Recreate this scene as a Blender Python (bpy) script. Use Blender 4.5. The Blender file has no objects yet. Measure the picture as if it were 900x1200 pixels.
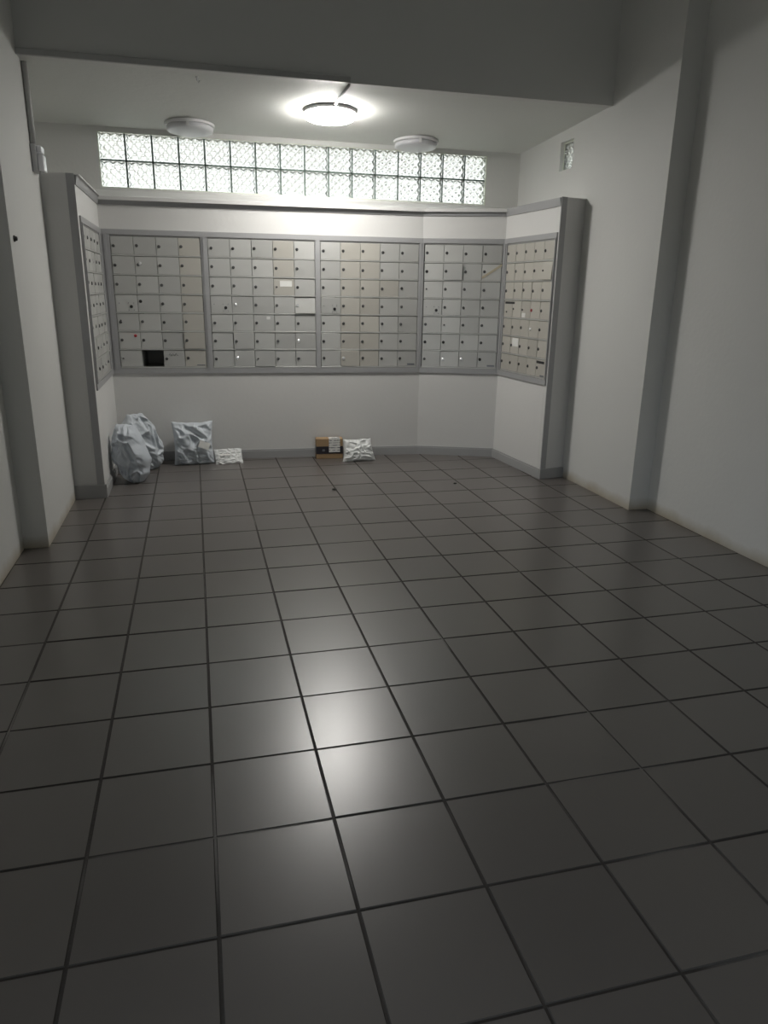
import bpy, bmesh, math, random
from mathutils import Vector, Matrix, noise

random.seed(7)
T = 0.335                      # one floor tile, metres; lengths below are in tiles unless noted
sc = bpy.context.scene
col = sc.collection

# ------------------------------------------------------------------ camera
cam_d = bpy.data.cameras.new('camera')
cam = bpy.data.objects.new('camera', cam_d)
col.objects.link(cam)
cx, cy, cz = 0.080 * T, -6.113 * T, 4.345 * T
R_ = Vector((0.9686, -0.2480, 0.0161)); F_ = Vector((0.2394, 0.9261, -0.2916))
F_.normalize(); R_ = (R_ - F_ * R_.dot(F_)).normalized(); U_ = R_.cross(F_)
cam.matrix_world = Matrix(((R_.x, U_.x, -F_.x, cx), (R_.y, U_.y, -F_.y, cy), (R_.z, U_.z, -F_.z, cz), (0, 0, 0, 1)))
cam_d.sensor_fit = 'VERTICAL'; cam_d.sensor_height = 24.0
cam_d.lens = 845.5 / 1200 * 24.0
cam_d.clip_start = 0.02
sc.camera = cam

# ------------------------------------------------------------------ sky, daylight, exposure
w = bpy.data.worlds.new('sky'); sc.world = w
w.use_nodes = True
nt = w.node_tree; nt.nodes.clear()
wo = nt.nodes.new('ShaderNodeOutputWorld'); bg = nt.nodes.new('ShaderNodeBackground')
tc = nt.nodes.new('ShaderNodeTexCoord'); sep = nt.nodes.new('ShaderNodeSeparateXYZ'); rp = nt.nodes.new('ShaderNodeValToRGB')
nt.links.new(tc.outputs['Generated'], sep.inputs[0]); nt.links.new(sep.outputs['Z'], rp.inputs[0])
rp.color_ramp.elements[0].position = 0.0; rp.color_ramp.elements[0].color = (0.16, 0.16, 0.15, 1)
rp.color_ramp.elements[1].position = 0.03; rp.color_ramp.elements[1].color = (0.80, 0.90, 1.0, 1)
nt.links.new(rp.outputs[0], bg.inputs['Color']); bg.inputs['Strength'].default_value = 4.4
nt.links.new(bg.outputs[0], wo.inputs[0])

pl = bpy.data.lights.new('doorway_daylight_offscreen', 'AREA'); pl.shape = 'RECTANGLE'
pl.size = 3.0 * T; pl.size_y = 6.2 * T; pl.cycles.is_portal = True
po = bpy.data.objects.new('doorway_daylight_offscreen', pl); col.objects.link(po)
po.location = (-3.02 * T, -7.5 * T, 3.1 * T); po.rotation_euler = (math.radians(90), 0, math.radians(-90))

vs = sc.view_settings
vs.view_transform = 'Standard'; vs.look = 'None'; vs.exposure = 0.65; vs.gamma = 1.0; vs.use_curve_mapping = False
sc.cycles.use_denoising = True
sc.cycles.max_bounces = 10; sc.cycles.diffuse_bounces = 6
sc.cycles.sample_clamp_indirect = 6.0
LAMP = 68.0

# ------------------------------------------------------------------ materials
def mat(name, colr, rough=0.6, metal=0.0, bump=0.0, bscale=60.0, var=0.0, vscale=2.0, objvar=0.0, spec=0.5, emit=None):
    m = bpy.data.materials.new(name); m.use_nodes = True
    n = m.node_tree.nodes; l = m.node_tree.links
    p = n['Principled BSDF']
    p.inputs['Roughness'].default_value = rough; p.inputs['Metallic'].default_value = metal
    p.inputs['Specular IOR Level'].default_value = spec
    c = (*colr, 1)
    p.inputs['Base Color'].default_value = c
    src = None
    if var > 0 or bump > 0:
        co = n.new('ShaderNodeTexCoord')
    if var > 0:
        no = n.new('ShaderNodeTexNoise'); no.inputs['Scale'].default_value = vscale; no.inputs['Detail'].default_value = 6
        l.new(co.outputs['Object'], no.inputs['Vector'])
        mx = n.new('ShaderNodeMix'); mx.data_type = 'RGBA'
        mx.inputs['A'].default_value = (*[k * (1 - var) for k in colr], 1)
        mx.inputs['B'].default_value = (*[min(1, k * (1 + var)) for k in colr], 1)
        l.new(no.outputs['Fac'], mx.inputs['Factor']); src = mx.outputs['Result']
    if objvar > 0:
        oi = n.new('ShaderNodeObjectInfo'); hs = n.new('ShaderNodeHueSaturation')
        mr = n.new('ShaderNodeMapRange'); mr.inputs['To Min'].default_value = 1 - objvar; mr.inputs['To Max'].default_value = 1 + objvar
        l.new(oi.outputs['Random'], mr.inputs['Value']); l.new(mr.outputs['Result'], hs.inputs['Value'])
        if src: l.new(src, hs.inputs['Color'])
        else: hs.inputs['Color'].default_value = c
        src = hs.outputs['Color']
    if src: l.new(src, p.inputs['Base Color'])
    if bump > 0:
        nb = n.new('ShaderNodeTexNoise'); nb.inputs['Scale'].default_value = bscale; nb.inputs['Detail'].default_value = 4
        l.new(co.outputs['Object'], nb.inputs['Vector'])
        bp = n.new('ShaderNodeBump'); bp.inputs['Strength'].default_value = bump; bp.inputs['Distance'].default_value = 0.01
        l.new(nb.outputs['Fac'], bp.inputs['Height']); l.new(bp.outputs['Normal'], p.inputs['Normal'])
    if emit:
        p.inputs['Emission Color'].default_value = (*emit[0], 1); p.inputs['Emission Strength'].default_value = emit[1]
    return m

def plaster_mat(name, colr, dirt=True):
    # painted plaster with a grubby yellowish line where it meets the floor (mopping dirt)
    m = mat(name, colr, rough=0.62, bump=0.12, bscale=35, var=0.03, vscale=1.3)
    if dirt:
        n = m.node_tree.nodes; l = m.node_tree.links; p = n['Principled BSDF']
        src = p.inputs['Base Color'].links[0].from_socket
        g = n.new('ShaderNodeNewGeometry'); s = n.new('ShaderNodeSeparateXYZ'); l.new(g.outputs['Position'], s.inputs[0])
        no = n.new('ShaderNodeTexNoise'); no.inputs['Scale'].default_value = 5; no.inputs['Detail'].default_value = 5
        l.new(g.outputs['Position'], no.inputs['Vector'])
        ad = n.new('ShaderNodeMath'); ad.operation = 'MULTIPLY_ADD'; ad.inputs[1].default_value = -0.10
        l.new(no.outputs['Fac'], ad.inputs[0]); l.new(s.outputs['Z'], ad.inputs[2])
        r = n.new('ShaderNodeMapRange'); r.inputs['From Min'].default_value = -0.05; r.inputs['From Max'].default_value = 0.03
        r.inputs['To Min'].default_value = 0.75; r.inputs['To Max'].default_value = 0.0
        l.new(ad.outputs[0], r.inputs['Value'])
        mx = n.new('ShaderNodeMix'); mx.data_type = 'RGBA'
        l.new(r.outputs['Result'], mx.inputs['Factor']); l.new(src, mx.inputs['A'])
        mx.inputs['B'].default_value = (0.34, 0.28, 0.18, 1)
        l.new(mx.outputs['Result'], p.inputs['Base Color'])
    return m

M = {}
M['wall'] = plaster_mat('wall_paint', (0.66, 0.66, 0.64))
M['mailwall'] = mat('mail_wall_paint', (0.66, 0.655, 0.64), rough=0.55, bump=0.10, bscale=30, var=0.03, vscale=2)
M['ceil'] = mat('ceiling_paint', (0.68, 0.69, 0.66), rough=0.7, bump=0.12, bscale=25, var=0.03)
M['bulk'] = mat('bulkhead_paint', (0.66, 0.66, 0.64), rough=0.7, bump=0.08, bscale=40, var=0.03)
M['trim'] = mat('grey_metal_trim', (0.38, 0.38, 0.385), rough=0.42, metal=0.15, var=0.05, vscale=6)
M['base'] = mat('grey_baseboard', (0.36, 0.36, 0.36), rough=0.45, var=0.06, vscale=4)
M['grout'] = mat('dark_grout', (0.050, 0.044, 0.040), rough=0.75, bump=0.3, bscale=120, var=0.5, vscale=3)
def haze(m):
    n = m.node_tree.nodes; l = m.node_tree.links; p = n['Principled BSDF']; src = p.inputs['Base Color'].links[0].from_socket
    g = n.new('ShaderNodeNewGeometry'); no = n.new('ShaderNodeTexNoise'); no.inputs['Scale'].default_value = 1.1; no.inputs['Detail'].default_value = 3
    l.new(g.outputs['Position'], no.inputs['Vector'])
    r = n.new('ShaderNodeMapRange'); r.inputs['From Min'].default_value = 0.55; r.inputs['From Max'].default_value = 0.66; l.new(no.outputs['Fac'], r.inputs['Value'])
    mx = n.new('ShaderNodeMix'); mx.data_type = 'RGBA'; l.new(r.outputs['Result'], mx.inputs['Factor']); l.new(src, mx.inputs['A']); mx.inputs['B'].default_value = (0.22, 0.21, 0.20, 1)
    l.new(mx.outputs['Result'], p.inputs['Base Color'])
haze(M['grout'])
M['door'] = mat('brushed_aluminium_door', (0.53, 0.53, 0.51), rough=0.40, metal=0.35, objvar=0.09, var=0.05, vscale=9)
M['door_warm'] = mat('yellowed_aluminium_door', (0.54, 0.52, 0.47), rough=0.40, metal=0.35, objvar=0.07, var=0.05, vscale=9)
M['rail'] = mat('aluminium_rail', (0.54, 0.54, 0.52), rough=0.35, metal=0.45)
M['housing'] = mat('dull_box_interior', (0.30, 0.30, 0.29), rough=0.6, bump=0.05)
M['lock'] = mat('dull_lock_metal', (0.10, 0.10, 0.10), rough=0.4, metal=0.6, objvar=0.3)
M['lock_bright'] = mat('chrome_lock', (0.85, 0.85, 0.85), rough=0.25, metal=0.5)
M['black'] = mat('black_plastic_and_opening_shade', (0.018, 0.018, 0.018), rough=0.6)  # plastic of the peg; painted-in shade for mail slots and empty lock holes
M['red'] = mat('red_dot', (0.35, 0.02, 0.03), rough=0.5)
M['plate'] = mat('maker_plate', (0.22, 0.23, 0.25), rough=0.35, metal=0.4)
M['sticker'] = mat('white_sticker', (0.75, 0.75, 0.72), rough=0.5, var=0.06, vscale=30)
M['tape'] = mat('yellowed_tape', (0.45, 0.40, 0.29), rough=0.5, var=0.1, vscale=30)
M['lampbody'] = mat('lamp_white_plastic', (0.70, 0.70, 0.70), rough=0.4)
M['lampoff'] = mat('unlit_diffuser', (0.60, 0.60, 0.62), rough=0.3)
M['lampon'] = mat('lit_diffuser', (0.8, 0.8, 0.8), rough=0.4, emit=((1.0, 0.975, 0.93), LAMP))
M['conduit'] = mat('painted_conduit', (0.45, 0.45, 0.44), rough=0.5)
M['conduit_dark'] = mat('painted_wall_conduit', (0.45, 0.45, 0.44), rough=0.5)
M['devwhite'] = mat('white_plastic_lens', (0.85, 0.85, 0.88), rough=0.15)
M['devdark'] = mat('pale_plastic_box', (0.55, 0.55, 0.56), rough=0.5)
M['mortar'] = mat('block_mortar', (0.11, 0.14, 0.12), rough=0.8, var=0.3, vscale=8)
M['winframe'] = mat('window_reveal_paint', (0.62, 0.65, 0.55), rough=0.6)
M['card'] = mat('cardboard', (0.36, 0.24, 0.13), rough=0.75, bump=0.1, bscale=150, var=0.12, vscale=12)
M['blacktape'] = mat('black_packing_tape', (0.025, 0.022, 0.03), rough=0.3)
M['debris'] = mat('dark_debris', (0.02, 0.018, 0.015), rough=0.8)

def tile_mat():
    m = mat('dark_glazed_tile', (0.116, 0.104, 0.096), rough=0.30, objvar=0.08, var=0.05, vscale=3.0, spec=1.0)
    return m
M['tile'] = tile_mat()
M['tile_edge'] = mat('unglazed_tile_edge', (0.07, 0.065, 0.06), rough=0.8, var=0.1, spec=0.2)

def glass_block_mat():
    m = bpy.data.materials.new('moulded_glass_block'); m.use_nodes = True
    n = m.node_tree.nodes; l = m.node_tree.links; n.clear()
    o = n.new('ShaderNodeOutputMaterial')
    tr = n.new('ShaderNodeBsdfTranslucent'); tr.inputs['Color'].default_value = (0.70, 0.68, 0.63, 1)
    rf = n.new('ShaderNodeBsdfRefraction'); rf.inputs['Color'].default_value = (0.78, 0.765, 0.72, 1); rf.inputs['IOR'].default_value = 1.45; rf.inputs['Roughness'].default_value = 0.06
    gl = n.new('ShaderNodeBsdfGlossy'); gl.inputs['Roughness'].default_value = 0.1
    a = n.new('ShaderNodeMixShader'); a.inputs[0].default_value = 0.6
    b = n.new('ShaderNodeMixShader'); fr = n.new('ShaderNodeFresnel'); fr.inputs['IOR'].default_value = 1.45
    l.new(tr.outputs[0], a.inputs[1]); l.new(rf.outputs[0], a.inputs[2])
    l.new(fr.outputs[0], b.inputs[0]); l.new(a.outputs[0], b.inputs[1]); l.new(gl.outputs[0], b.inputs[2])
    l.new(b.outputs[0], o.inputs[0])
    return m
M['glass'] = glass_block_mat()

def poly_mat(name, colr, rough=0.48):
    m = mat(name, colr, rough=rough, bump=0.10, bscale=16, var=0.05, vscale=6)
    return m
M['poly_blue'] = poly_mat('grey_blue_poly_film', (0.55, 0.59, 0.64))
M['poly_blue2'] = poly_mat('pale_grey_blue_poly_film', (0.58, 0.62, 0.66))
M['poly_white'] = poly_mat('white_poly_film', (0.70, 0.71, 0.70), 0.42)
M['poly_inside'] = poly_mat('folded_poly_film', (0.50, 0.54, 0.59))

def print_mat(name):
    # shipping label: blurred rows of dark print on white paper
    m = mat(name, (0.78, 0.77, 0.74), rough=0.6)
    n = m.node_tree.nodes; l = m.node_tree.links; p = n['Principled BSDF']
    co = n.new('ShaderNodeTexCoord'); wv = n.new('ShaderNodeTexWave'); wv.bands_direction = 'Z'; wv.inputs['Scale'].default_value = 14; wv.inputs['Distortion'].default_value = 0.6
    l.new(co.outputs['Object'], wv.inputs['Vector'])
    no = n.new('ShaderNodeTexNoise'); no.inputs['Scale'].default_value = 55; l.new(co.outputs['Object'], no.inputs['Vector'])
    mu = n.new('ShaderNodeMath'); mu.operation = 'MULTIPLY'; l.new(wv.outputs['Fac'], mu.inputs[0]); l.new(no.outputs['Fac'], mu.inputs[1])
    r = n.new('ShaderNodeValToRGB'); r.color_ramp.elements[0].position = 0.36; r.color_ramp.elements[0].color = (0.78, 0.77, 0.74, 1)
    r.color_ramp.elements[1].position = 0.5; r.color_ramp.elements[1].color = (0.16, 0.16, 0.18, 1)
    l.new(mu.outputs[0], r.inputs[0]); l.new(r.outputs[0], p.inputs['Base Color'])
    return m
M['label'] = print_mat('shipping_label_print')

# ------------------------------------------------------------------ mesh helpers
class MB:
    """collects boxes, prisms and cylinders (tile units) into one mesh"""
    def __init__(s): s.bm = bmesh.new()
    def hexa(s, pts):
        v = [s.bm.verts.new(Vector(p) * T) for p in pts]
        for f in ((0, 3, 2, 1), (4, 5, 6, 7), (0, 1, 5, 4), (1, 2, 6, 5), (2, 3, 7, 6), (3, 0, 4, 7)):
            s.bm.faces.new([v[i] for i in f])
        return s
    def box(s, x0, x1, y0, y1, z0, z1):
        return s.hexa([(x0, y0, z0), (x1, y0, z0), (x1, y1, z0), (x0, y1, z0), (x0, y0, z1), (x1, y0, z1), (x1, y1, z1), (x0, y1, z1)])
    def prism(s, poly, z0, z1):
        a = [s.bm.verts.new(Vector((p[0], p[1], z0)) * T) for p in poly]
        b = [s.bm.verts.new(Vector((p[0], p[1], z1)) * T) for p in poly]
        n = len(poly)
        s.bm.faces.new(list(reversed(a))); s.bm.faces.new(b)
        for i in range(n): s.bm.faces.new((a[i], a[(i + 1) % n], b[(i + 1) % n], b[i]))
        return s
    def lathe(s, prof, c=(0, 0, 0), seg=40):
        rings = []
        for r, z in prof:
            rings.append([s.bm.verts.new(Vector((c[0] + r * math.cos(2 * math.pi * k / seg), c[1] + r * math.sin(2 * math.pi * k / seg), c[2] + z)) * T) for k in range(seg)])
        for a, b in zip(rings, rings[1:]):
            for k in range(seg): s.bm.faces.new((a[k], a[(k + 1) % seg], b[(k + 1) % seg], b[k]))
        s.bm.faces.new(rings[0][::-1]); s.bm.faces.new(rings[-1])
        return s
    def tube(s, pts, r, seg=10):
        pts = [Vector(p) for p in pts]; rings = []
        for i, p in enumerate(pts):
            d = (pts[min(i + 1, len(pts) - 1)] - pts[max(i - 1, 0)]).normalized()
            a = d.orthogonal().normalized(); b = d.cross(a)
            rings.append([s.bm.verts.new((p + a * r * math.cos(2 * math.pi * k / seg) + b * r * math.sin(2 * math.pi * k / seg)) * T) for k in range(seg)])
        for a, b in zip(rings, rings[1:]):
            for k in range(seg): s.bm.faces.new((a[k], a[(k + 1) % seg], b[(k + 1) % seg], b[k]))
        s.bm.faces.new(rings[0][::-1]); s.bm.faces.new(rings[-1])
        return s
    def mesh(s, name, m, bevel=0.0, smooth=False):
        bmesh.ops.recalc_face_normals(s.bm, faces=s.bm.faces)
        if bevel: bmesh.ops.bevel(s.bm, geom=list(s.bm.edges), offset=bevel * T, segments=1, affect='EDGES', profile=0.5)
        me = bpy.data.meshes.new(name); s.bm.to_mesh(me); s.bm.free()
        me.materials.append(m)
        if smooth:
            for p in me.polygons: p.use_smooth = True
        return me
    def build(s, name, m, parent=None, bevel=0.0, smooth=False):
        return link(name, s.mesh(name, m, bevel, smooth), parent)

def link(name, me, parent=None, mw=None):
    o = bpy.data.objects.new(name, me); col.objects.link(o)
    if parent: o.parent = parent
    if mw is not None: o.matrix_local = mw
    return o
def tag(o, label=None, cat=None, group=None, kind=None):
    if label: o['label'] = label
    if cat: o['category'] = cat
    if group: o['group'] = group
    if kind: o['kind'] = kind
    return o
def struct(o, label=None): return tag(o, label, kind='structure')
def empty(name, mw):
    o = bpy.data.objects.new(name, None); col.objects.link(o); o.matrix_world = mw; o.empty_display_size = 0.1
    return o

# ------------------------------------------------------------------ room measures (tiles)
NL, NR = -3.0, 9.21            # near side walls
FL, FR = -2.60, 8.77           # far side walls, standing proud of the near ones
YS = 6.80                      # where the walls step in
YBK, YREAR = 13.55, -10.0
YB = 9.03                      # bulkhead face
ZB = 8.12                      # bulkhead bottom
ZH = 12.0                      # high ceiling
def zc(y): return 8.13 + (y - 9.03) * (7.93 - 8.13) / (13.55 - 9.03)   # low ceiling

# floor: grout bed with one object for each tile
fl = struct(MB().box(-3.6, 9.7, YREAR - 0.4, 15.2, -0.30, -0.010).build('floor', M['grout']), 'dark grey square tile floor with dark grout joints')
def tile_mesh(wx, wy):
    g = 0.010; b = 0.006
    bm = bmesh.new(); hx, hy = wx / 2 - g, wy / 2 - g
    def ring(dx, z): return [bm.verts.new(Vector((sx * (hx - dx), sy * (hy - dx), z)) * T) for sx, sy in ((-1, -1), (1, -1), (1, 1), (-1, 1))]
    a, c, d = ring(0, -0.03), ring(0, -0.007), ring(b, 0.0)
    for p, q in ((a, c), (c, d)):
        for k in range(4): bm.faces.new((p[k], p[(k + 1) % 4], q[(k + 1) % 4], q[k]))
    bm.faces.new(d)
    me = bpy.data.meshes.new('tile'); bm.to_mesh(me); bm.free(); me.materials.append(M['tile']); me.materials.append(M['tile_edge'])
    for p in me.polygons[:8]: p.material_index = 1
    return me
tm = tile_mesh(1, 1); tm_edge = tile_mesh(NR - 8, 1)
rows = list(range(-5, 14))
rt = random.Random(3)
for c in range(-3, 9):
    for r in rows:
        x0, x1 = c, c + 1
        if c == 8: x1 = NR
        me = tm if c < 8 else tm_edge
        o = link('tile', me, fl)
        o.location = ((x0 + x1) / 2 * T, (r + 0.5) * T, rt.uniform(-0.0006, 0.0004))
        o.rotation_euler = (math.radians(rt.gauss(0, 0.13)), math.radians(rt.gauss(0, 0.13)), 0)
mb = MB()
for c in range(-3, 9):
    for r in range(-10, -5): mb.box(c + .013, c + .987, r + .013, r + .987, -0.03, 0.0)
tag(mb.build('tile_field', M['tile'], fl), kind='stuff')

# walls
mb = MB()
mb.box(NL - 0.4, NL, YREAR, -9.0, 0, ZH).box(NL - 0.4, NL, -9.0, -6.0, 6.2, ZH).box(NL - 0.4, NL, -6.0, YS, 0, ZH)
mb.box(NL - 0.4, FL, YS, 9.94, 0, ZH)
mb.box(-3.7, -3.3, 9.94, YBK + 0.4, 0, ZH)
struct(mb.build('wall_left', M['wall']), 'white plaster side wall with a step behind the bagged parcels')
mb = MB()
mb.box(NR, NR + 0.5, YREAR, YS, 0, ZH)
# far right wall with the little glass block opening
w0, w1, wz0, wz1 = 10.62, 11.24, 7.17, 7.80
mb.box(FR, NR + 0.5, YS, 9.0, 0, ZH).box(FR, FR + 0.42, 9.0, w0, 0, ZH).box(FR, FR + 0.42, w1, YBK + 0.4, 0, ZH)
mb.box(FR, FR + 0.42, w0, w1, 0, wz0).box(FR, FR + 0.42, w0, w1, wz1, ZH)
struct(mb.build('wall_right', M['wall']), 'white plaster side wall with a step in it')
GX0, GX1, GZ0, GZ1 = -1.875, 7.83, 6.615, 7.82
mb = MB()
mb.box(-3.6, GX0, YBK, YBK + 0.35, 6.3, 8.6).box(GX1, FR + 0.4, YBK, YBK + 0.35, 6.3, 8.6)
mb.box(GX0, GX1, YBK, YBK + 0.35, 6.3, GZ0).box(GX0, GX1, YBK, YBK + 0.35, GZ1, 8.6)
mb.box(-3.6, FR + 0.4, 14.6, 14.9, 0, 6.4).box(-3.6, FR + 0.4, YBK + 0.35, 14.9, 6.3, 6.5)
struct(mb.build('wall_back', M['wall']), 'grey shaded wall around the glass block window')
struct(MB().box(NL - 0.4, NR + 0.5, YREAR - 0.3, YREAR, 0, ZH).build('wall_front', M['wall']), 'white wall opposite the mailboxes')
struct(MB().box(NL - 0.4, NR + 0.5, YREAR - 0.3, YB + 0.1, ZH, ZH + 0.3).build('ceiling', M['ceil']), 'high off-white ceiling over the front of the hall')
mb = MB(); a, b = zc(YB), zc(YBK + 0.4)
mb.hexa([(-3.6, YB + .02, a), (FR + .3, YB + .02, a), (FR + .3, YBK + .3, b), (-3.6, YBK + .3, b), (-3.6, YB + .02, a + .5), (FR + .3, YB + .02, a + .5), (FR + .3, YBK + .3, b + .5), (-3.6, YBK + .3, b + .5)])
struct(mb.build('ceiling_low', M['ceil']), 'low off-white ceiling over the mailboxes')
struct(MB().box(FL, FR, YB, YB + 0.5, ZB, ZH).build('wall_bulkhead', M['bulk']), 'bulkhead wall in shade above the low ceiling')

# ------------------------------------------------------------------ glass block windows
def block_mesh(hw, hh, dep):
    bm = bmesh.new(); N = 36
    def hgt(u, v):
        e = min(1 - abs(u), 1 - abs(v))
        if e < 0.10: return 0.0
        q = 2.9 * math.pi
        lat = (abs(math.sin(q * (u + v) / 2)) * abs(math.sin(q * (u - v) / 2)))
        return -0.035 + 0.085 * lat
    def face(sgn):
        g = [[bm.verts.new(Vector((i_ * hw, sgn * (dep + hgt(i_, j_)), j_ * hh)) * T) for j_ in [-1 + 2 * j / N for j in range(N + 1)]] for i_ in [-1 + 2 * i / N for i in range(N + 1)]]
        for i in range(N):
            for j in range(N): bm.faces.new((g[i][j], g[i + 1][j], g[i + 1][j + 1], g[i][j + 1]))
        return g
    f, k = face(-1), face(1)
    def brd(g): return [g[i][0] for i in range(N)] + [g[N][j] for j in range(N)] + [g[N - i][N] for i in range(N)] + [g[0][N - j] for j in range(N)]
    A, B = brd(f), brd(k)
    for i in range(len(A)): bm.faces.new((A[i], A[(i + 1) % len(A)], B[(i + 1) % len(A)], B[i]))
    bmesh.ops.recalc_face_normals(bm, faces=bm.faces)
    me = bpy.data.meshes.new('glass_block'); bm.to_mesh(me); bm.free(); me.materials.append(M['glass'])
    for p in me.polygons: p.use_smooth = True
    return me

def glass_window(name, label, cols, rws, pitch, mw, dep=0.12, fd=0.155):
    W, H = cols * pitch, rws * pitch; j = 0.022
    fr = MB()
    t = 0.03
    fr.box(-t, j, -fd, .16, -t, H + t).box(W - j, W + t, -fd, .16, -t, H + t).box(j, W - j, -fd, .16, -t, j).box(j, W - j, -fd, .16, H - j, H + t)
    root = struct(fr.build(name, M['winframe']), label); root.matrix_world = mw
    mo = MB()
    for c in range(1, cols): mo.box(c * pitch - j, c * pitch + j, -dep * .85, dep * .85, 0, H)
    for c in range(1, rws): mo.box(0, W, -dep * .85, dep * .85, c * pitch - j, c * pitch + j)
    if cols * rws > 1: mo.build('mortar', M['mortar'], root)
    me = block_mesh(pitch / 2 - j, pitch / 2 - j, dep)
    for c in range(cols):
        for r in range(rws):
            o = link('glass_block', me, root); o.location = Vector(((c + .5) * pitch, 0, (r + .5) * pitch)) * T
    return root
gp = (GX1 - GX0) / 16
glass_window('window_1', 'long strip window of glass blocks two rows high', 16, 2, gp, Matrix.Translation(Vector((GX0, YBK + 0.16, GZ0)) * T))
glass_window('window_2', 'single glass block window high in the side wall', 1, 1, 0.61, Matrix.Translation(Vector((FR + 0.15, w1 - .005, wz0 + .01)) * T) @ Matrix.Rotation(math.radians(-90), 4, 'Z'), dep=0.05, fd=0.06)

# ------------------------------------------------------------------ mail wall
L0, L1, M1, A1, R1 = [Vector((*p, 0)) for p in ((-2.0, 9.94), (-2.0, 13.46), (5.94, 12.98), (7.93, 12.24), (8.12, 9.68))]
class Panel:
    """local frame on a wall panel: s along, n into the room, z up (tiles)"""
    def __init__(p, A, B):
        p.A = A; p.len = (B - A).length; p.d = (B - A).normalized(); p.n = Vector((p.d.y, -p.d.x, 0))
    def pt(p, s, n, z): return p.A + p.d * s + p.n * n + Vector((0, 0, z))
    def box(p, mb, s0, s1, n0, n1, z0, z1):
        return mb.hexa([p.pt(s0, n1, z0), p.pt(s1, n1, z0), p.pt(s1, n0, z0), p.pt(s0, n0, z0), p.pt(s0, n1, z1), p.pt(s1, n1, z1), p.pt(s1, n0, z1), p.pt(s0, n0, z1)])
    def mw(p, s, n, z):
        o = p.pt(s, n, z) * T
        return Matrix(((p.d.x, -p.n.x, 0, o.x), (p.d.y, -p.n.y, 0, o.y), (0, 0, 1, o.z), (0, 0, 0, 1)))   # local x along, -y to room
PL, PM, PA, PR = Panel(L0, L1), Panel(L1, M1), Panel(M1, A1), Panel(A1, R1)
Z0, Z1 = 2.40, 5.57            # mailbox openings
ZT = 6.23                      # cornice foot
def cornice(p, mb, s0, s1, e0=0, e1=0):
    prof = ((0, ZT), (0.025, ZT), (0.055, ZT + .15), (0.055, ZT + .175), (0, ZT + .175))
    a = [mb.bm.verts.new(p.pt(s0 - e0 * n, n, z) * T) for n, z in prof]; b = [mb.bm.verts.new(p.pt(s1 + e1 * n, n, z) * T) for n, z in prof]
    k = len(prof)
    for i in range(k): mb.bm.faces.new((a[i], b[i], b[(i + 1) % k], a[(i + 1) % k]))
    mb.bm.faces.new(a); mb.bm.faces.new(b[::-1])
def mail_wall(name, label, p, units, e0, e1, cuts=(), t0=0.0, t1=0.0, m0=0.0):
    ss = [t0, *cuts, p.len - t1]
    for a, b in zip(ss, ss[1:]):
        mb = MB()
        p.box(mb, a, b, -0.3, 0, 0, Z0 - .12); p.box(mb, a, b, -0.3, 0, Z1 + .10, ZT + .17)
        if m0 and a == t0: p.box(mb, a, t0 + m0, -0.3, 0, Z0 - .12, Z1 + .10)
        struct(mb.build('wall_' + name, M['mailwall']), label)
    t0 += m0
    tr = MB()
    p.box(tr, t0, p.len - t1, -0.03, 0.035, Z0 - .13, Z0); p.box(tr, t0, p.len - t1, -0.03, 0.035, Z1, Z1 + .12)
    ed = [t0] + [q for u in units for q in u] + [p.len - t1]
    for i in range(0, len(ed), 2):
        if ed[i + 1] - ed[i] > 0.005:
            p.box(tr, ed[i], ed[i + 1], -0.25 if 0 < i < len(ed) - 2 else -.03, 0.032, Z0, Z1)
            mid = (ed[i] + ed[i + 1]) / 2; hw = min(.028, (ed[i + 1] - ed[i]) * .3)
            p.box(tr, mid - hw, mid + hw, 0.032, 0.05, Z0, Z1)      # raised bead on the mullion
    struct(tr.build('trim_' + name, M['trim'], bevel=0), 'grey metal frame around the mailbox units')
    bs = MB(); p.box(bs, 0, p.len, 0, 0.05, 0, 0.20); p.box(bs, 0, p.len, 0, 0.03, 0.20, 0.235)
    struct(bs.build('baseboard_' + name, M['base']), 'grey painted baseboard under the mailboxes')
    cr = MB(); cornice(p, cr, 0, p.len, e0, e1)
    struct(cr.build('trim_cornice_' + name, M['trim']), 'projecting cornice along the top of the mailbox wall')

UL_, U1_, U2_, U3_, U4_, U5_ = (0.30, 3.12), (0.21, 2.34), (2.49, 5.16), (5.27, 7.87), (0.045, 2.075), (0.16, 2.47)
mail_wall('left', 'white mailbox wall beside the two bagged parcels', PL, [UL_], 0, -1, t0=.03, m0=.16)
mail_wall('centre', 'long white mailbox wall behind the parcels on the floor', PM, [U1_, U2_, U3_], -1, -.25, cuts=(2.6, 5.3))
mail_wall('angled', 'narrow slanting white mailbox wall', PA, [U4_], -.25, -.6)
mail_wall('right', 'brighter white mailbox wall set at right angles to the side wall', PR, [U5_], -.6, 0, t1=.05)

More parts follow.
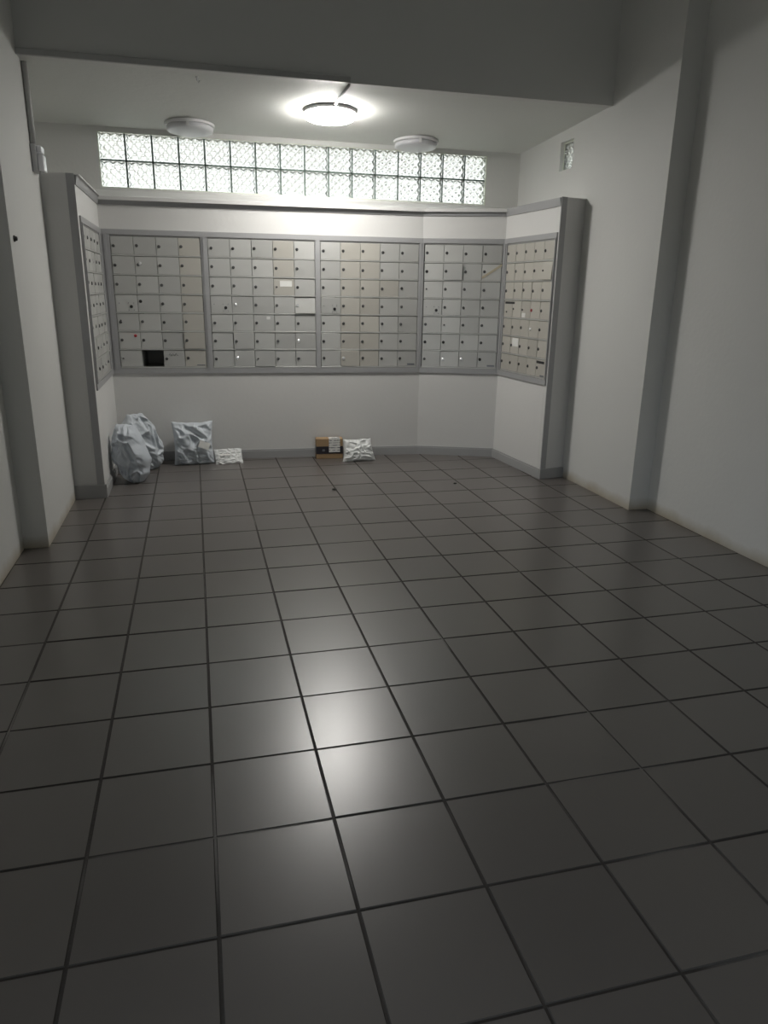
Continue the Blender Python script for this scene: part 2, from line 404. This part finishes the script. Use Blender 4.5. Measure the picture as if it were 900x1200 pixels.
# end panels, caps and the sloping sill below the glass blocks
def end_panel(side):
    mb = MB(); tr = MB(); bs = MB()
    if side == 'left':
        mb.box(FL - .01, -2.0, 9.93, 9.975, 0, ZT + .17)
        tr.box(-2.14, -1.995, 9.905, 9.94, 0, ZT + .19)
        bs.box(FL, -1.955, 9.875, 9.94, 0, 0.29)
    else:
        q = R1; e = Vector((FR, 9.80, 0))
        P = Panel(q, e)
        P.n = -P.n if P.n.y > 0 else P.n
        P.box(mb, 0, P.len + .1, -.14, 0, 0, ZT + .17)
        P.box(tr, -.02, 0.13, 0, .025, 0, ZT + .19)
        P.box(bs, -.05, P.len + .02, 0, .06, 0, 0.24)
    struct(mb.build('wall_end_' + side, M['mailwall'])); struct(tr.build('trim_end_' + side, M['trim'])); struct(bs.build('baseboard_end_' + side, M['base']))
end_panel('left'); end_panel('right')
bs = MB(); bs.box(-2.0, -1.96, 9.89, 9.95, 0.235, 0.29); 
struct(bs.build('baseboard_corner', M['base']))
mb = MB()
mb.prism([(FL - .8, 9.95), (-1.90, 9.93), (-1.90, 13.5), (FL - .8, 13.6)], ZT + .16, ZT + .185)
mb.prism([(8.0, 12.25), (8.10, 9.66), (FR + .05, 9.77), (FR + .05, 12.6), (8.2, 12.6)], ZT + .16, ZT + .185)
struct(mb.build('trim_cap', M['mailwall']), 'flat cap over the side mailbox walls')
mb = MB(); zs = ZT + .172
fr_ = [PM.pt(0, .12, zs), PM.pt(PM.len, .12, zs), PA.pt(PA.len, .10, zs), Vector((FR, 12.1, zs))]
bk_ = [Vector((-2.9, YBK + .02, GZ0 - .03)), Vector((5.9, YBK + .02, GZ0 - .03)), Vector((8.3, YBK + .02, GZ0 - .03)), Vector((FR, YBK + .02, GZ0 - .03))]
fr_[0].x -= .9
va = [mb.bm.verts.new(p * T) for p in fr_]; vb = [mb.bm.verts.new(p * T) for p in bk_]
vc = [mb.bm.verts.new((p - Vector((0, 0, .08))) * T) for p in fr_]; vd = [mb.bm.verts.new((p - Vector((0, 0, .08))) * T) for p in bk_]
for i in range(3):
    mb.bm.faces.new((va[i], va[i + 1], vb[i + 1], vb[i])); mb.bm.faces.new((vc[i], vd[i], vd[i + 1], vc[i + 1])); mb.bm.faces.new((va[i], vc[i], vc[i + 1], va[i + 1]))
struct(mb.build('trim_sill', M['mailwall']), 'sloping white sill below the glass block window')

# ------------------------------------------------------------------ mailbox units
lock_meshes = {}
def lock_mesh(kind):
    if kind not in lock_meshes:
        mb = MB(); r = {'dull': .036, 'bright': .040, 'hole': .038, 'small': .022, 'red': .036, 'rivet': .010}[kind]
        mb.lathe([(r, 0), (r, .012), (r * .72, .02), (r * .3, .02), (r * .25, .010)], seg=14)
        me = mb.mesh('lock', {'dull': M['lock'], 'bright': M['lock_bright'], 'hole': M['black'], 'small': M['lock'], 'red': M['red'], 'rivet': M['plate']}[kind])  # 'hole': black disc, shade of an empty lock hole put into its colour
        me.transform(Matrix.Rotation(math.radians(90), 4, 'X')); lock_meshes[kind] = me
    return lock_meshes[kind]

def mailbox_unit(label, p, span, cols, special, seed, warm=()):
    """special: {(row, col): dict(...)}; rows from the top, columns from the left, both from 1"""
    rnd = random.Random(seed)
    W = span[1] - span[0]; H = Z1 - Z0; rows = 7
    root = empty('mailbox_unit', p.mw(span[0], 0, Z0))
    tag(root, label, 'mailboxes', 'apartment mailbox units')
    hb = MB()   # five-sided housing, open to the room
    dp = .50 if p is PR else 1.05
    hb.box(0, W, dp, dp + .03, 0, H).box(0, .012, -.01, dp, 0, H).box(W - .012, W, -.01, dp, 0, H).box(.012, W - .012, 0, dp, 0, .012).box(.012, W - .012, -.01, dp, H - .04, H)
    rh = (H - .04) / rows; cw = (W - .03) / cols
    for c in range(1, cols): hb.box(.015 + c * cw - .006, .015 + c * cw + .006, .02, dp, .012, H - .04)
    for r in range(1, rows): hb.box(.012, W - .012, .02, dp, r * rh + .006, r * rh + .018)
    hb.build('housing', M['housing'], root)
    rail = .032
    rm = MB().box(.012, W - .012, -.030, .05, 0, rail).mesh('rail', M['rail'], bevel=.004)
    for r in range(rows):
        o = link('rail', rm, root); o.location = (0, 0, (.005 + (rows - 1 - r) * rh) * T)
    dw, dh = cw - .012, rh - rail - .012
    dm = {k: MB().box(0, dw, -.016, .016, 0, dh).mesh('door', M[k], bevel=.005) for k in ('door', 'door_warm')}
    for r in range(1, rows + 1):
        for c in range(1, cols + 1):
            sp = special.get((r, c), {})
            if sp.get('missing'): continue
            d = link('door', dm['door_warm' if c in warm or sp.get('warm') else 'door'], root)
            zz = (rows - r) * rh + rail + .009
            d.location = Vector((.015 + (c - 1) * cw + .006, sp.get('out', 0) - .002 + rnd.uniform(-.004, .002), zz)) * T
            ang = sp.get('ajar', 0)
            # hinged on the far side from the lock
            tz = math.radians(rnd.gauss(0, 0.35)); tx = math.radians(rnd.gauss(0, 0.45))
            d.rotation_euler = (tx + math.radians(sp.get('tip', 0)), 0, tz)
            if ang:
                d.location.x += dw * T * (1 - math.cos(math.radians(ang)))
                d.location.y -= dw * T * math.sin(math.radians(ang))
                d.rotation_euler = (math.radians(sp.get('tip', 0)), 0, math.radians(ang))
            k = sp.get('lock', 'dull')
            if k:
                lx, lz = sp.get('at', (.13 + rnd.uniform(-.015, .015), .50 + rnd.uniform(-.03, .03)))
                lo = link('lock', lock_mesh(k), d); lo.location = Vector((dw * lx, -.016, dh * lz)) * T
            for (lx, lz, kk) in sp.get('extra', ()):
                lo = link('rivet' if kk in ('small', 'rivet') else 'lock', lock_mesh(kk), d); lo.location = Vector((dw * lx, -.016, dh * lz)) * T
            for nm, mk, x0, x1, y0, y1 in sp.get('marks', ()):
                MB().box(dw * x0, dw * x1, -.021, -.015, dh * y0, dh * y1).build(nm, M[mk], d)  # slot marks are solid black plates, the shade inside painted on
            if sp.get('strip'):
                m_ = MB().box(-.30, .30, -.006, .006, -.028, .028).mesh('tape_strip', M['tape'])
                o = link('tape_strip', m_, d); o.location = Vector((dw * .52, -.022, dh * .55)) * T; o.rotation_euler = (0, math.radians(-33), 0)
            if sp.get('scribble'):
                pts = [(dw * (.25 + .055 * i), -.018, dh * (.74 + .09 * math.sin(i * 2.3))) for i in range(9)]
                MB().tube(pts, .006, 5).build('handwriting', M['lock'], d)
    return root

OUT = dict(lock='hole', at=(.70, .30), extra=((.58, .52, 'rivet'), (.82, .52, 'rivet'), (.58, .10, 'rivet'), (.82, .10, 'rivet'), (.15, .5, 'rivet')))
plate = lambda mk: (('nameplate', mk, .52, .92, .06, .17),)
mailbox_unit('mailbox unit on the wall beside the two bagged parcels, black slot in a door', PL, UL_, 5, {
    (1, 1): {}, (2, 3): dict(lock='bright'), (6, 1): dict(marks=(('mail_slot_shade', 'black', .12, .30, -.1, .95),)), (7, 4): dict(lock='bright'), (6, 3): dict(lock='bright'), (4, 3): dict(lock='small')}, 11)
mailbox_unit('mailbox unit with one door missing, leaving a square black hole', PM, U1_, 4, {
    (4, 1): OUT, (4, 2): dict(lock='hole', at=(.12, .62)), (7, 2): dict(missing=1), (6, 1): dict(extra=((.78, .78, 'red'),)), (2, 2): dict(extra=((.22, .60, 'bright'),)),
    (7, 1): dict(lock='small'), (5, 1): dict(extra=((.16, .58, 'small'),)), (7, 3): dict(scribble=1), (7, 4): dict(marks=(('nameplate', 'plate', .55, .95, .06, .12),), warm=1), (6, 4): dict(warm=1, out=-.03)}, 12, warm=(4,))
mailbox_unit('mailbox unit with a torn pale sticker and one door hanging ajar', PM, U2_, 5, {
    (4, 1): OUT, (4, 2): dict(lock='bright', at=(.15, .5)), (4, 5): dict(out=-.05, tip=-9, lock='bright'), (1, 4): dict(warm=1), (2, 4): dict(warm=1), (3, 4): dict(warm=1, lock='small', marks=(('sticker', 'sticker', .30, .88, .52, .86),)),
    (5, 3): dict(marks=(('sticker', 'sticker', .62, .80, .72, .90),)), (6, 5): dict(lock='bright'), (7, 2): dict(lock='bright'), (7, 3): dict(out=-.02, lock='small', tip=-3), (6, 2): dict(out=-.02), (1, 3): dict(out=-.02),
    (7, 5): dict(marks=(('nameplate', 'rail', .55, .95, .06, .12),))}, 13)
mailbox_unit('mailbox unit with warm-toned doors and a dark maker plate, beside the unit with the sticker', PM, U3_, 5, {
    (4, 1): dict(OUT, out=-.012), (4, 2): dict(warm=1, at=(.14, .5)), (7, 2): dict(lock='bright', out=-.02), (3, 4): dict(warm=1, out=.012, tip=3), (2, 4): dict(at=(.10, .5)), (7, 5): dict(marks=plate('plate'), out=.01)}, 14, warm=(2, 3))
mailbox_unit('narrow slanting mailbox unit with a diagonal strip of yellowed tape on a door', PA, U4_, 4, {
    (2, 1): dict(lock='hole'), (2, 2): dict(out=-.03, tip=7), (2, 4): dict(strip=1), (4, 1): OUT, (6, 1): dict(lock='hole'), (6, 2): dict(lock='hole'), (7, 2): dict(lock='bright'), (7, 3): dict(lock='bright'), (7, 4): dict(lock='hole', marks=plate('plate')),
    (5, 2): dict(lock='small'), (3, 1): dict(lock='small')}, 15)
mailbox_unit('mailbox unit at right angles to the rest, black mail slots and white stickers', PR, U5_, 5, {
    (4, 1): dict(lock='small', at=(.35, .3), marks=(('mail_slot_shade', 'black', .12, 1.25, .80, .93),)), (4, 3): dict(lock='small', marks=(('sticker', 'sticker', .1, .5, .02, .3),)), (2, 5): dict(out=-.05, tip=-4, lock='small'),
    (5, 4): dict(lock='bright'), (6, 2): dict(marks=(('sticker', 'sticker', .25, .95, .45, .95),)), (7, 5): dict(marks=(('mail_slot_shade', 'black', .05, .85, .78, .93), ('nameplate', 'plate', .5, .9, .02, .12))), (4, 2): dict(lock='small'), (4, 4): dict(lock='red')}, 16, warm=(1, 2, 3, 4, 5))

# ------------------------------------------------------------------ ceiling lamps and conduits
def lamp(label, x, y, lit):
    z = zc(y); r = 0.545
    root = empty('ceiling_lamp', Matrix.Translation(Vector((x, y, z)) * T)); root.rotation_euler = (math.atan((7.93 - 8.13) / 4.52), 0, 0)
    tag(root, label, 'lamp', 'round ceiling lamps')
    MB().lathe([(r * .80, 0), (r * .96, -.01), (r * 1.02, -.02), (r * 1.02, -.072), (r * .97, -.08)], seg=56).build('lamp_base', M['lampbody'], root, smooth=False)
    MB().lathe([(r * .95, -.078), (r * .95, -.14), (r * .94, -.165), (r * .86, -.185), (r * .5, -.20), (r * .01, -.205)], seg=56).build('diffuser', M['lampon'] if lit else M['lampoff'], root, smooth=True)
    if not lit:
        for k in range(3):
            a = math.radians(25 + 120 * k)
            c = MB().box(-.03, .03, -.012, .012, -.16, -.06).build('clip', M['lampbody'], root); c.location = Vector((math.cos(a) * r * .99, math.sin(a) * r * .99, 0)) * T; c.rotation_euler = (0, 0, a + math.pi / 2)
lamp('lit round ceiling lamp at the end of the conduit', 3.15, 10.92, True)
lamp('unlit round ceiling lamp over the mailbox unit with the missing door', 0.23, 12.80, False)
lamp('unlit round ceiling lamp over the slanting mailbox unit', 5.66, 12.90, False)
# trunking along the bulkhead foot, ending above the lamp conduit
tag(MB().box(FL, 3.20, YB - .07, YB, ZB - .01, ZB + .095).build('cable_trunking', M['conduit'], bevel=.008), 'grey cable trunking along the foot of the shaded bulkhead', 'conduit')
tag(MB().tube([(3.19, YB + .02, zc(YB) - .03), (3.17, 9.8, zc(9.8) - .028), (3.16, 10.42, zc(10.42) - .028)], .028).build('lamp_conduit', M['conduit'], smooth=True), 'thin pale conduit feeding the lit ceiling lamp', 'conduit')
tag(MB().tube([(FL + .05, 9.36, ZB - .02), (FL + .05, 9.36, 7.4), (FL + .05, 9.36, 6.78)], .05, 12).build('wall_conduit', M['conduit_dark'], smooth=True), 'vertical conduit running down to the small wall box', 'conduit')
root = empty('alarm_box', Matrix.Translation(Vector((FL, 9.40, 6.33)) * T)); tag(root, 'small wall box with glossy white front at the foot of the vertical conduit', 'wall box')
MB().box(0, .10, -.13, .20, 0, .46).build('back_box', M['devdark'], root, bevel=.012)
MB().box(.10, .20, -.10, .18, .02, .30).build('lens', M['devwhite'], root, bevel=.012)
MB().box(.10, .185, -.10, .18, .325, .44).build('cover', M['devwhite'], root, bevel=.012)
root = empty('ceiling_hook', Matrix.Translation(Vector((0.38, 9.45, zc(9.45))) * T)); tag(root, 'tiny white hook in the low ceiling near the trunking', 'hook')
MB().tube([(0, 0, 0), (0, 0, -.05), (.03, 0, -.09), (.05, 0, -.06)], .012, 6).build('hook_wire', M['lampbody'], root)
MB().lathe([(.03, 0), (.03, -.012), (.012, -.02)], seg=12).build('hook_plate', M['lampbody'], root)
root = empty('wall_peg', Matrix.Translation(Vector((FL, 7.06, 5.06)) * T)); tag(root, 'small black peg on the white wall near the step edge', 'peg')
me = MB().lathe([(.05, 0), (.05, .012), (.035, .03), (.03, .05), (.015, .055)], seg=12).mesh('peg_body', M['black']); me.transform(Matrix.Rotation(math.radians(90), 4, 'Y'))
link('peg_body', me, root)

# ------------------------------------------------------------------ parcels
def mailer_mesh(name, w_, h_, d_, m, seed, power=.5, wr=.02, pinch=.10, taper=0.0, bulge_low=0.0, N=64, prof=None, skew=0.0):
    """stuffed film bag lying in the local xz plane, base at z = 0, thickness along y (tiles)"""
    bm = bmesh.new(); off = Vector((seed * 3.1, seed * 7.7, 0))
    def P(i, j, sg):
        u = -1 + 2 * i / N; v = -1 + 2 * j / N
        e = max(0, (1 - u * u)) * max(0, (1 - v * v))
        th = d_ / 2 * e ** power * (1 + bulge_low * (-v) * .5)
        x = u * w_ / 2 * (1 - pinch * (1 - v * v)) * (1 + taper * v)
        if prof:
            for (v0, f0), (v1, f1) in zip(prof, prof[1:]):
                if v0 <= v <= v1 + 1e-9:
                    t = (v - v0) / (v1 - v0); x *= f0 + (f1 - f0) * t * t * (3 - 2 * t); break
        x += skew * v * w_ / 2
        z = (v + 1) / 2 * h_ + (1 - u * u) * pinch * h_ * .35 * (-1 if v > 0 else 1) * abs(v) ** 3
        q = Vector((u * 2.1, v * 2.6, sg * 4.0)) + off
        edge = 1 - e ** .5
        wq = q + Vector((noise.noise(q * .7), noise.noise(q * .7 + Vector((9, 2, 1))), 0)) * .6
        rg = lambda x, y, z: max(0, 1 - 3.2 * abs(noise.noise(Vector((x, y, z)))))      # sharp crease lines
        n1 = rg(wq.x * .9 + wq.y * .5, wq.y * .8 - wq.x * .3, wq.z); n2 = noise.noise(Vector((q.x * 1.2, q.y * 1.0, q.z + 5)))
        n3 = rg(wq.x * .9, wq.y * 3.0 + wq.x * 1.1, wq.z + 2); n4 = rg(wq.x * 2.4, wq.y * 1.4, wq.z + 7)
        th += (wr * 1.3 * n1 + wr * 1.2 * n2 + wr * .75 * n3 * (.3 + 1.1 * max(0, -v)) + wr * .5 * n4 * edge) * min(1, e * 5)
        z += .02 * n2 * edge
        return Vector((x, sg * max(th, .004 if 0 < i < N and 0 < j < N else 0), z)) * T
    F = [[bm.verts.new(P(i, j, -1)) for j in range(N + 1)] for i in range(N + 1)]
    B = [[F[i][j] if i in (0, N) or j in (0, N) else bm.verts.new(P(i, j, 1)) for j in range(N + 1)] for i in range(N + 1)]
    for i in range(N):
        for j in range(N):
            bm.faces.new((F[i][j], F[i + 1][j], F[i + 1][j + 1], F[i][j + 1]))
            try: bm.faces.new((B[i][j], B[i][j + 1], B[i + 1][j + 1], B[i + 1][j]))
            except ValueError: pass
    bmesh.ops.recalc_face_normals(bm, faces=bm.faces)
    me = bpy.data.meshes.new(name); bm.to_mesh(me); bm.free(); me.materials.append(m)
    for p in me.polygons: p.use_smooth = True
    return me

def settle(me, mw, keep=None):
    """bake the pose and flatten what would sink below the floor"""
    me.transform(mw)
    lo = min(v.co.z for v in me.vertices)
    for v in me.vertices: v.co.z -= lo
    sq = 0.035 * T * 2
    for v in me.vertices:
        v.co.z = max(0.0, v.co.z - sq) if v.co.z > sq else 0.001 * (v.co.z / sq)
    return me

def parcel(name, label, loc, build):
    root = empty(name, Matrix.Translation(Vector(loc) * T)); tag(root, label, 'parcel'); build(root); return root
RX = lambda a: Matrix.Rotation(math.radians(a), 4, 'X'); RY = lambda a: Matrix.Rotation(math.radians(a), 4, 'Y'); RZ = lambda a: Matrix.Rotation(math.radians(a), 4, 'Z')
def flap(root, pts, wd, thick=.012):
    """folded strip of film along a line of points"""
    mb = MB(); P = [Vector(p) for p in pts]
    for a, b in zip(P, P[1:]):
        mb.hexa([a + Vector((0, -thick, 0)), b + Vector((0, -thick, 0)), b + Vector((0, thick, 0)), a + Vector((0, thick, 0)),
                 a + Vector((0, -thick * .6, wd)), b + Vector((0, -thick * .6, wd)), b + Vector((0, thick * .6, wd)), a + Vector((0, thick * .6, wd))])
    return mb

def crease(root, body, pts, r, nm='fold'):
    """raised fold of film hugging the film surface, points given roughly, snapped to the mesh"""
    out = []
    for p in pts:
        ok, co, no_, _ = body.closest_point_on_mesh(Vector(p) * T)
        out.append(co / T + no_ * r * .2)
    MB().tube(out, r, 7).build(nm, M['poly_inside'], root, smooth=True)
def bag_front(root):
    me = settle(mailer_mesh('film_body', .84, 1.38, .60, M['poly_blue'], 1.3, power=.38, wr=.06, pinch=.0, skew=-.30, prof=((-1, .30), (-.55, .80), (-.1, 1.0), (.45, .82), (1, .50))), RZ(-18) @ RX(-5))
    bpy.context.view_layer.update(); b = link('film_body', me, root); bpy.context.view_layer.update()
    crease(root, b, [(-.24, -.4, 1.06), (-.20, -.4, .99), (-.12, -.4, .95), (-.04, -.4, 1.0)], .022)
    crease(root, b, [(-.34, -.3, 1.14), (-.30, -.35, 1.08)], .02)
def bag_rear(root):
    me = settle(mailer_mesh('film_body', 1.02, 1.44, .62, M['poly_blue2'], 2.9, power=.36, wr=.06, pinch=.0, bulge_low=.3, skew=-.12, prof=((-1, .62), (-.6, .95), (-.1, 1.0), (.5, .80), (1, .42))), RZ(32) @ RX(-6))
    b = link('film_body', me, root); bpy.context.view_layer.update()
    crease(root, b, [(-.26, -.4, 1.26), (-.24, -.4, 1.18), (-.27, -.4, 1.08)], .030)
parcel('parcel_bag', 'stuffed grey-blue film bag slumped in front of the other bag, folded top', (-1.55, 11.26, 0), bag_front)
parcel('parcel_bag', 'stuffed grey-blue film bag standing upright behind the slumped one', (-1.36, 12.50, 0), bag_rear)
def bag_wall(root):
    me = settle(mailer_mesh('film_body', 1.04, 1.16, .46, M['poly_blue2'], 5.2, power=.36, wr=.062, pinch=.09), RZ(4) @ RX(-10))
    link('film_body', me, root)
    o = MB().box(-.14, .14, -.006, .006, -.09, .09).build('address_label', M['sticker'], root); o.matrix_local = Matrix.Translation(Vector((.26, -.20, .52)) * T) @ RZ(14) @ RX(-8) @ RY(24)
parcel('parcel_bag', 'crumpled square grey-blue film bag leaning on the wall below the mailboxes', (-0.12, 12.84, 0), bag_wall)
def flat_mailer(root):
    me = settle(mailer_mesh('film_body', .72, .52, .16, M['poly_white'], 8.4, power=.4, wr=.022, pinch=.03), RZ(4) @ RX(-48))
    link('film_body', me, root)
    o = MB().box(-.12, .12, -.004, .004, -.05, .05).build('address_label', M['label'], root); o.matrix_local = Matrix.Translation(Vector((-.1, .10, .225)) * T) @ RX(-48)
parcel('mailer', 'small thin white mailer lying beside the crumpled square bag', (0.76, 12.66, 0), flat_mailer)
def white_mailer(root):
    me = settle(mailer_mesh('film_body', .86, .66, .34, M['poly_white'], 9.9, power=.40, wr=.030, pinch=.09, taper=-.10), RZ(2) @ RX(-28))
    link('film_body', me, root)
parcel('mailer', 'plump crumpled white mailer lying next to the cardboard box', (4.16, 12.38, 0), white_mailer)
def carton(root):
    W, D, H = .72, .27, .55
    MB().box(-W / 2, W / 2, 0, D, 0, H).build('carton', M['card'], root, bevel=.012)
    MB().box(-W / 2 - .004, W / 2 + .004, -.005, D + .004, H * .25, H * .62).build('tape_band', M['blacktape'], root)
    mb = MB(); mb.box(-.02, .28, -.014, -.004, H * .33, H + .004).box(-.02, .28, -.014, .18, H + .001, H + .009)
    mb.build('shipping_label', M['label'], root)
    MB().box(-.20, -.13, -.010, -.004, H * .38, H * .48).build('print_mark', M['plate'], root)
c = parcel('cardboard_box', 'small brown cardboard box with black band and white shipping label', (3.42, 12.78, 0), carton); c.rotation_euler = (0, 0, math.radians(-3))
# litter
for i, (x, y, s) in enumerate(((2.96, 9.59, .055), (5.87, 9.58, .045))):
    bm = bmesh.new(); bmesh.ops.create_icosphere(bm, subdivisions=2, radius=s * T)
    for v in bm.verts:
        k = 1 + .5 * noise.noise(v.co * 60 + Vector((i * 5, 0, 0))); v.co = Vector((v.co.x * k, v.co.y * k * .8, max(-.3 * s * T, v.co.z * .3 * k) + .3 * s * T))
    me = bpy.data.meshes.new('floor_litter'); bm.to_mesh(me); bm.free(); me.materials.append(M['debris'])
    o = link('floor_litter', me); o.location = Vector((x, y, .002)) * T
    tag(o, ('dark crumb of litter on the tiles out from the cardboard box', 'dark scrap of litter on the tiles facing the slanting mailbox unit')[i], 'litter')
